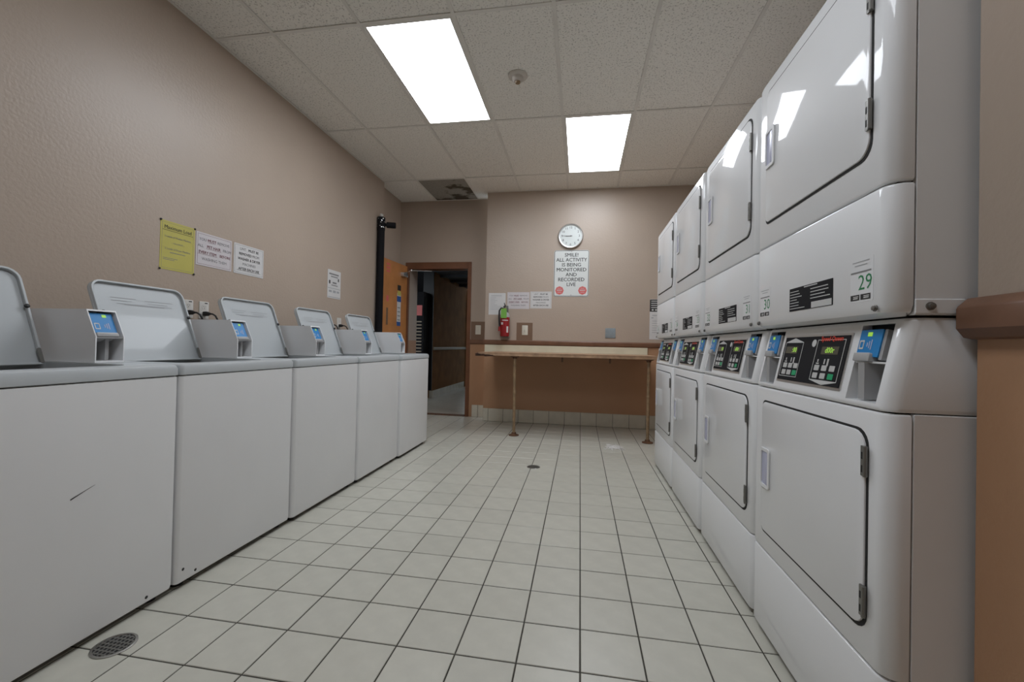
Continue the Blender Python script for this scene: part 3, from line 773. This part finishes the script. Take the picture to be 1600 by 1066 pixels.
def mixed(rows, size, f1, top, step, t, adv=.57):
    for k, row in enumerate(rows):
        tot = sum(len(s) for s, _ in row); x = -tot*size*adv/2
        for s, kind in row:
            n = len(s); st = s.strip(); lead = len(s)-len(s.lstrip())
            text('lettering', st, size, f1, x+(lead+len(st)/2)*size*adv, top-k*step, (M_INKG, M_INKR, M_INKR, M_INKB)[kind], t, bold=(.006, .018, .006, .018)[kind], sx=.96)
            if kind == 1: bars('underline', [(x+lead*size*adv+.002, x+(lead+len(st))*size*adv-.002, top-k*step-size*.46, .0016)], f1, M_INKR, t)
            x += n*size*adv
mixed(rows, .0268, f1, h-.045, .042, t)
t, f1, w, h = wallsheet('lint_notice', 'white notice about removing lint, rightmost of the three left wall sheets', 'notice', fl, 2.626, 2.908, 1.466, 1.683, M_PAPER, nl, (.009, .0014, M_INKG), .0025)
mixed([[('LINT ', 0), ('MUST BE', 3)], [('REMOVED', 3), (' FROM', 0)], [('WASHER & DRYER', 3)], [('MACHINES', 0)], [('AFTER EACH USE', 3)]], .0268, f1, h-.034, .036, t)
bars('underline', [(-.115, .115, h-.034-.144-.0125, .0016)], f1, M_INKB, t)
t, f1, w, h = wallsheet('instruction_notice', 'single white sheet alone on the left wall toward the door', 'notice', fl, 3.752, 3.975, 1.420, 1.700, M_PAPER, None, None, .0025)
bars('print_lines', [(-.09, .075, h-.04, .014), (-.06, .06, h-.065, .010), (-.03, .04, h-.125, .016), (-.05, .06, h-.15, .009)], f1, M_INKG, t)
bars('print_icons', [(-.09, -.068, h-.122, .034), (.062, .08, h-.09, .03)], f1, M_INKB, t)
bars('print_lines', [(-.105, .105, .098, .006), (-.09, -.04, .068, .02), (-.02, .03, .068, .024), (.045, .09, .068, .02), (-.10, .105, .012, .006)], f1, M_INKLG, t)

# ---- outlets, plugs, cords
CLAB = ['black plug and cable in the nearest outlet', 'black plug and cable in the second outlet from the camera', 'black plug and cable in the third outlet, behind the fourth lid', 'black plug and cable in the farthest outlet']
OLAB = ['outlet of the near pair, closer to the second washer lid', 'outlet of the near pair, the one farther from the camera', 'outlet of the far pair, half hidden behind the fourth lid', 'outlet of the far pair, nearest the lone white sheet']
for i, y in enumerate((2.283, 2.397, 3.79, 3.965)):
    t = thing('power_outlet', 'white '+OLAB[i], 'outlet', (XL, y, 1.175), 'outlets behind the washers')
    f0 = (V3((0,0,0)), V3((0,1,0)), V3((0,0,1)), V3((1,0,0)))
    pl = plate(rr(-.035, .035, -.057, .057, .004, 3), .0002, .006, f0, .002).build('cover_plate', M_PLATEW, t)
    for z in (.022, -.022):
        so = plate(rr(-.016, .016, z-.0145, z+.0145, .008, 4), .006, .0075, f0).build('socket', M_PLATEW, pl)
        bars('slot', [(-.0075, -.0055, z+.003, .008), (.0055, .0075, z+.003, .007), (-.002, .002, z-.008, .004)], (f0[3]*.0078, f0[1], f0[2], f0[3]), M_INKB, so)
    if i < 2: bars('plate_mark', [(.002, .024, .047, .006)], (f0[3]*.0062, f0[1], f0[2], f0[3]), M_INKB, pl)
    t = thing('plugged_cable', CLAB[i], 'cable', (XL+.0075, y, 1.153), 'black power cords behind the washers')
    MB().loft([[(x, a*s_, b*s_) for a, b in rr(-.014, .014, -.014, .014, .006, 3)] for x, s_ in ((.0008, 1), (.022, 1.05), (.034, .7), (.045, .45))]).build('plug', M_RUBBER, t)
    MB().tube([(.04, 0, 0), (.058, .004, -.001), (.072, .012, -.012), (.080, .02, -.035), (.083, .026, -.07), (.08, .03, -.16), (.07, .035, -.40), (.075, .05, -.70), (.10, .08, -1.05)], .0055, 8).build('cord', M_RUBBER, t)

# ---- black post at the end of the left wall
t = thing('black_post', 'tall black post with a short side cylinder, at the left wall end beside the door', 'post', (-2.402, 4.735, 0))
MB().lathe((0,0,0), (0,0,1), [(.060, 0), (.060, .015), (.043, .018), (.043, 2.34), (.046, 2.345), (.046, 2.50), (.02, 2.505)], 20).build('post_tube', M_POST, t)
rv = random.Random(5)
for k in range(14):
    a = math.radians(-150+rv.random()*150); z = 2.36+.13*rv.random()
    MB().lathe((math.cos(a)*.0455, math.sin(a)*.0455, z), (math.cos(a), math.sin(a), 0), [(.006, 0), (.005, .0015)], 8).build('rivet', M_ALU, t)
MB().lathe((0,0,2.503), (0,0,1), [(.012, 0), (.024, .012), (.026, .026), (.018, .040), (0, .046)], 16).build('white_cap', M_PLATEW, t)
ax = V3((.93, .35, 0)).normalized()
MB().lathe(ax*.04+V3((0,0,2.415)), ax, [(.020, 0), (.020, .02), (.036, .024), (.036, .125), (.030, .132), (0, .133)], 18).build('side_cylinder', M_POST, t)

# ================================================================== BACK WALL
# ---- clock
t = thing('wall_clock', 'round silver rimmed wall clock above the monitoring sign', 'clock', (-.146, YB, 2.388))
MB().lathe((0,-.0002,0), (0,-1,0), [(.150, 0), (.158, .012), (.156, .030), (.148, .037), (.138, .034), (.134, .022)], 48).build('rim', M_ALU, t)
MB().lathe((0,-.018,0), (0,-1,0), [(.136, 0), (.136, .0055), (0, .006)], 48).build('dial', M_CLFACE, t)
fc = (V3((0, -.0245, 0)), V3((1,0,0)), V3((0,0,1)), V3((0,-1,0)))
for k in range(1, 13):
    a = math.pi/2-k*math.pi/6
    text('numeral', str(k), .040, fc, .108*math.cos(a), .108*math.sin(a), M_INKG, t, bold=.02)
def hand(name, ang, l, w, d):
    c, s_ = math.cos(ang), math.sin(ang); P = lambda u, v: fc[0]+fc[1]*(u*c-v*s_)+fc[2]*(u*s_+v*c)+fc[3]*d
    MB().loft([[P(-.02, -w), P(l, -w*.5), P(l, w*.5), P(-.02, w)], [q+fc[3]*.001 for q in [P(-.02, -w), P(l, -w*.5), P(l, w*.5), P(-.02, w)]]]).build(name, M_INKG, t)
hand('minute_hand', math.radians(178), .10, .003, .003); hand('hour_hand', math.radians(184), .065, .0038, .0045)
MB().lathe(fc[0], (0,-1,0), [(.007, 0), (.007, .007)], 12).build('hand_hub', M_INKG, t)

# ---- monitoring sign
t, f1, w, h = wallsheet('warning_sign', 'white metal sign reading SMILE ALL ACTIVITY IS BEING MONITORED, below the clock', 'sign', fb, -.350, .092, 1.622, 2.214, M_SIGNW, None, (.004, .006, M_INKB), .003, .028)
for k, s_ in enumerate(['SMILE!', 'ALL ACTIVITY', 'IS BEING', 'MONITORED', 'AND', 'RECORDED', 'LIVE']):
    text('lettering', s_, .064, f1, 0, h-.064-k*.0625, M_INKB, t, bold=.014, sx=1.0 if k != 1 else .97)
for u in (-.145, .143):
    MB().lathe(f1[0]+f1[1]*u+f1[2]*.078, f1[3], [(.054, 0), (.054, .0006)], 8).build('stop_emblem', M_STOP, t)
    bars('emblem_print', [(u-.034, u+.034, .082, .010), (u-.024, u+.024, .105, .004), (u-.026, u+.026, .056, .004)], (f1[0]+f1[3]*.0006, f1[1], f1[2], f1[3]), M_PAPERP, t)
for v in (h-.022, .022): MB().lathe(f1[0]+f1[2]*v, f1[3], [(.006, 0), (.006, .003)], 10).build('screw', M_STEEL, t)

# ---- sheets on the back wall
bl = 'sheets taped to the back wall'
t, f1, w, h = wallsheet('paper_notice', 'plain white sheet behind the fire extinguisher', 'notice', fb, -1.190, -.968, 1.385, 1.667, M_PAPER, bl)
rnd = random.Random(4)
bars('print_lines', [(-.08, .06, h-.035, .007)]+[(-.09, -.09+rnd.uniform(.05, .16), h-.06-k*.019, .004) for k in range(9)], f1, M_INKLG, t)
t, f1, w, h = wallsheet('pet_hair_notice', 'middle sheet of three on the back wall, pet hair rules in dark red', 'notice', fb, -.944, -.657, 1.462, 1.678, M_PAPERP, bl, (.010, .0012, M_INKLG))
mixed(rows if False else [[('YOU ', 0), ('MUST', 1), (' REMOVE', 0)], [('ALL ', 0), ('PET HAIR', 1), (' FROM', 0)], [('EVERY ITEM', 1), (' BEFORE', 2)], [('WASHING THEM', 0)]], .0268, f1, h-.045, .042, t)
t, f1, w, h = wallsheet('lint_notice', 'sheet on the back wall about lint, just left of the monitoring sign', 'notice', fb, -.645, -.372, 1.470, 1.686, M_PAPER, bl, (.010, .0014, M_INKG))
mixed([[('LINT ', 0), ('MUST BE', 3)], [('REMOVED', 3), (' FROM', 0)], [('WASHER & DRYER', 3)], [('MACHINES', 0)], [('AFTER EACH USE', 3)]], .0268, f1, h-.034, .036, t)
t, f1, w, h = wallsheet('safety_notice', 'white notice with black header, half hidden behind the farthest dryer', 'notice', fb, .836, 1.06, 1.100, 1.595, M_PAPER, bl)
bars('header_block', [(-w/2, w/2, h-.08, .150)], f1, M_INKB, t)
f2 = (f1[0]+f1[3]*.0005, f1[1], f1[2], f1[3])
bars('header_print', [(-w/2+.015, w/2-.015, h-.025-k*.026, .010) for k in range(4)]+[(-w/2+.022, -w/2+.045, h-.133, .02), (-w/2+.062, -w/2+.085, h-.133, .02)], f2, M_INKW, t)
bars('print_lines', [(-w/2+.03, w/2-.02, h-.20, .009), (-w/2+.02, -w/2+.045, h-.23, .012)]+[(-w/2+.03, w/2-.03, h-.27-k*.028, .006) for k in range(6)], f1, M_INKLG, t)

# ---- switches and blank plate
def switch(fr, u, v, label, hgt=.125, wid=.075):
    O, U, V, N = fr
    t = thing('light_switch', label, 'switch', O+U*u+V*v+N*.0012)
    f0 = (V3((0,0,0)), U, V, N)
    p = plate(rr(-wid/2, wid/2, -hgt/2, hgt/2, .005, 3), .0002, .006, f0, .002).build('switch_plate', M_PLATE, t)
    plate(rr(-.006, .006, -.014, .014, .001, 1), .006, .014, f0, .002).build('toggle', M_PLATE, p)
    for s_ in (.03, -.03): MB().lathe(N*.006+V*s_, N, [(.003, 0), (.003, .001)], 8).build('screw', M_STEEL, p)
switch(fb, -.706, 1.188, 'ivory switch on the brown patch right of the fire extinguisher')
switch(fd, -1.383, 1.192, 'ivory switch on the brown patch beside the doorway')
t = thing('blank_plate', 'blue-grey square plate low on the back wall right of centre', 'wall plate', (.368, YB, 1.168))
f0 = (V3((0,0,0)), V3((1,0,0)), V3((0,0,1)), V3((0,-1,0)))
plate(rr(-.062, .062, -.062, .062, .004, 3), .0002, .006, f0, .002).build('plate_face', M_SLATE, t)
for a in (-.045, .045): MB().lathe((a, -.006, 0), (0,-1,0), [(.004, 0), (.004, .001)], 8).build('screw', M_STEEL, t)

# ---- fire extinguisher
t = thing('fire_extinguisher', 'red fire extinguisher with lime tag hanging on the back wall', 'fire extinguisher', (-.957, YB-.075, 1.10))
MB().lathe((0,0,0), (0,0,1), [(.050, .0), (.058, .006), (.060, .016), (.060, .245)], 28).build('cylinder', M_REDEXT, t)
MB().lathe((0,0,.245), (0,0,1), [(.060, 0), (.059, .02), (.052, .045), (.036, .062), (.022, .070), (.020, .085)], 28).build('shoulder', M_GREYP, t)
MB().lathe((0,0,.325), (0,0,1), [(.018, 0), (.018, .05), (.012, .055)], 14).build('valve', M_STEEL, t)
MB().add(*(lambda b: (b.v, b.f))(MB().box(-.010, .010, -.085, .02, .372, .382))).build('lower_handle', M_BLACK, t, bevel=.003)
MB().tube([(0, .02, .385), (0, -.02, .402), (.004, -.085, .418)], [.008, .008, .006], 8).build('upper_lever', M_BLACK, t)
MB().tube([(-.015, 0, .355), (-.05, -.01, .365), (-.072, -.015, .33), (-.075, -.015, .25), (-.068, -.015, .16), (-.064, -.018, .12)], .0105, 10).build('hose', M_RUBBER, t)
MB().cyl((-.064, -.018, .125), (-.063, -.02, .07), .016, .020, 12).build('nozzle', M_REDEXT, t)
MB().box(-.040, .032, -.068, -.064, .232, .352).build('inspection_tag', M_TAG, t)
MB().lathe((.0, -.02, .350), (0,-1,0), [(.016, 0), (.016, .012)], 14).build('gauge', M_YELLOW, t)
fx = lambda u, z: V3((math.sin(u)*.0606, -math.cos(u)*.0606, z))
def wrap(name, a0, a1, z0, z1, m_):
    n = 6; vs = [fx(a0+(a1-a0)*i/n, z) for z in (z0, z1) for i in range(n+1)]
    MB().add(vs, [(i, i+1, n+2+i, n+1+i) for i in range(n)]).build(name, m_, t)
wrap('body_label', -.5, .9, .200, .212, M_PAPERP); wrap('body_label', -.75, -.2, .150, .180, M_PAPERP); wrap('body_label', .55, 1.0, .050, .130, M_PAPER)
MB().box(-.03, .03, .055, .0745, .02, .40).build('wall_bracket', M_HINGE, t)
MB().box(-.05, .05, -.02, .0745, -.012, 0).build('bracket_foot', M_HINGE, t)

# ---- folding counter with backsplash and two pipe legs
t = thing('folding_counter', 'long wall counter with cream backsplash on two tan pipe legs', 'counter', (0, 4.50, 0))
YW = YB-4.50
MB().box(-1.105, .80, .004, YW-.021, .872, .905).build('counter_board', M_WOOD, t, bevel=.002)
MB().box(-1.10, .80, .001, YW-.021, .905, .9085).build('laminate_top', M_WOOD, t)
MB().box(-1.228, .815, YW-.020, YW-.0005, .878, .992).build('backsplash', M_CREAM, t, bevel=.002)
# broken corner of particle board
rv = random.Random(11); mb = MB()
rings = []
for k in range(10):
    x = -1.135+k*.022; hh = .036-.0022*k
    rings.append([(x, -.004-rv.random()*.010, .862+rv.random()*.008), (x, .10, .864), (x, .10, .864+hh), (x, -.006-rv.random()*.008, .864+hh*(.75+.3*rv.random()))])
mb.loft(rings).build('rotted_corner', M_ROT, t)
for x in (-.702, .714):
    lg = MB().cyl((x, .075, .012), (x-.006 if x < 0 else x, .075, .872), .0165, n=16).build('leg', M_PIPE, t)
    MB().lathe((x, .075, .0), (0,0,1), [(.056, 0), (.056, .008), (.030, .014), (.024, .034), (.0175, .036)], 22).build('floor_flange', M_RUST, lg)
    MB().lathe((x-.005 if x < 0 else x, .075, .872), (0,0,-1), [(.048, 0), (.048, .008), (.026, .014), (.022, .03)], 22).build('top_flange', M_RUST, lg)
    MB().lathe((x, .075, .46), (0,0,1), [(.018, 0), (.020, .003), (.020, .03), (.018, .033)], 16).build('pipe_collar', M_PIPE, lg)
for x in (-.22, .37):
    br = MB().box(x-.012, x+.012, YW-.005, YW-.0005, .79, .872).build('bracket', M_PATCH, t)
    MB().box(x-.012, x+.012, YW-.16, YW-.005, .866, .872).build('bracket_arm', M_PATCH, br)

# ================================================================== FLOOR DETAILS
def drain(x, y, r, label):
    t = thing('floor_drain', label, 'floor drain', (x, y, .0005), 'floor drains')
    MB().lathe((0,0,0), (0,0,1), [(r, 0), (r, .0025), (r*.97, .0035), (r*.88, .0035), (r*.86, .001), (r*.86, .0002)], 32).build('drain_ring', M_STEEL, t)
    MB().lathe((0,0,0), (0,0,1), [(r*.86, .0004), (r*.86, .0012)], 32).build('drain_well', M_DARK, t)
    n = 7
    f0 = (V3((0,0,0)), V3((1,0,0)), V3((0,1,0)), V3((0,0,1)))
    for k in range(-3, 4):
        yy = k*r*.24; hw = math.sqrt(max((r*.86)**2-yy*yy, 0))-.001
        MB().box(-hw, hw, yy-r*.045, yy+r*.045, .0012, .0030).build('grate_bar', M_HINGE, t)
        MB().box(yy-r*.045, yy+r*.045, -hw, hw, .0012, .0028).build('grate_bar', M_HINGE, t)
drain(-1.452, 1.135, .058, 'round metal floor drain in front of the nearest washer')
drain(-.356, 3.42, .052, 'small round floor drain in the middle of the aisle')
# wisp of lint on the tiles
rv = random.Random(9); mb = MB()
for k in range(46):
    a = rv.random()*6.28; q = rv.random()**.7
    x, y = math.cos(a)*q*.095, math.sin(a)*q*.10; l = .02+.03*rv.random(); b = rv.random()*3.1
    pts = [(x+math.cos(b)*l*s_, y+math.sin(b)*l*s_+.006*math.sin(5*s_), .004+.007*rv.random()) for s_ in (-1, -.4, .3, 1)]
    mb.tube(pts, .0036, 4)
o = mb.build('lint_wisp', M_LINT); o.location = (.345, 4.25, .0); o['label'] = 'thin wisp of white lint on the floor near the right counter leg'; o['category'] = 'lint'
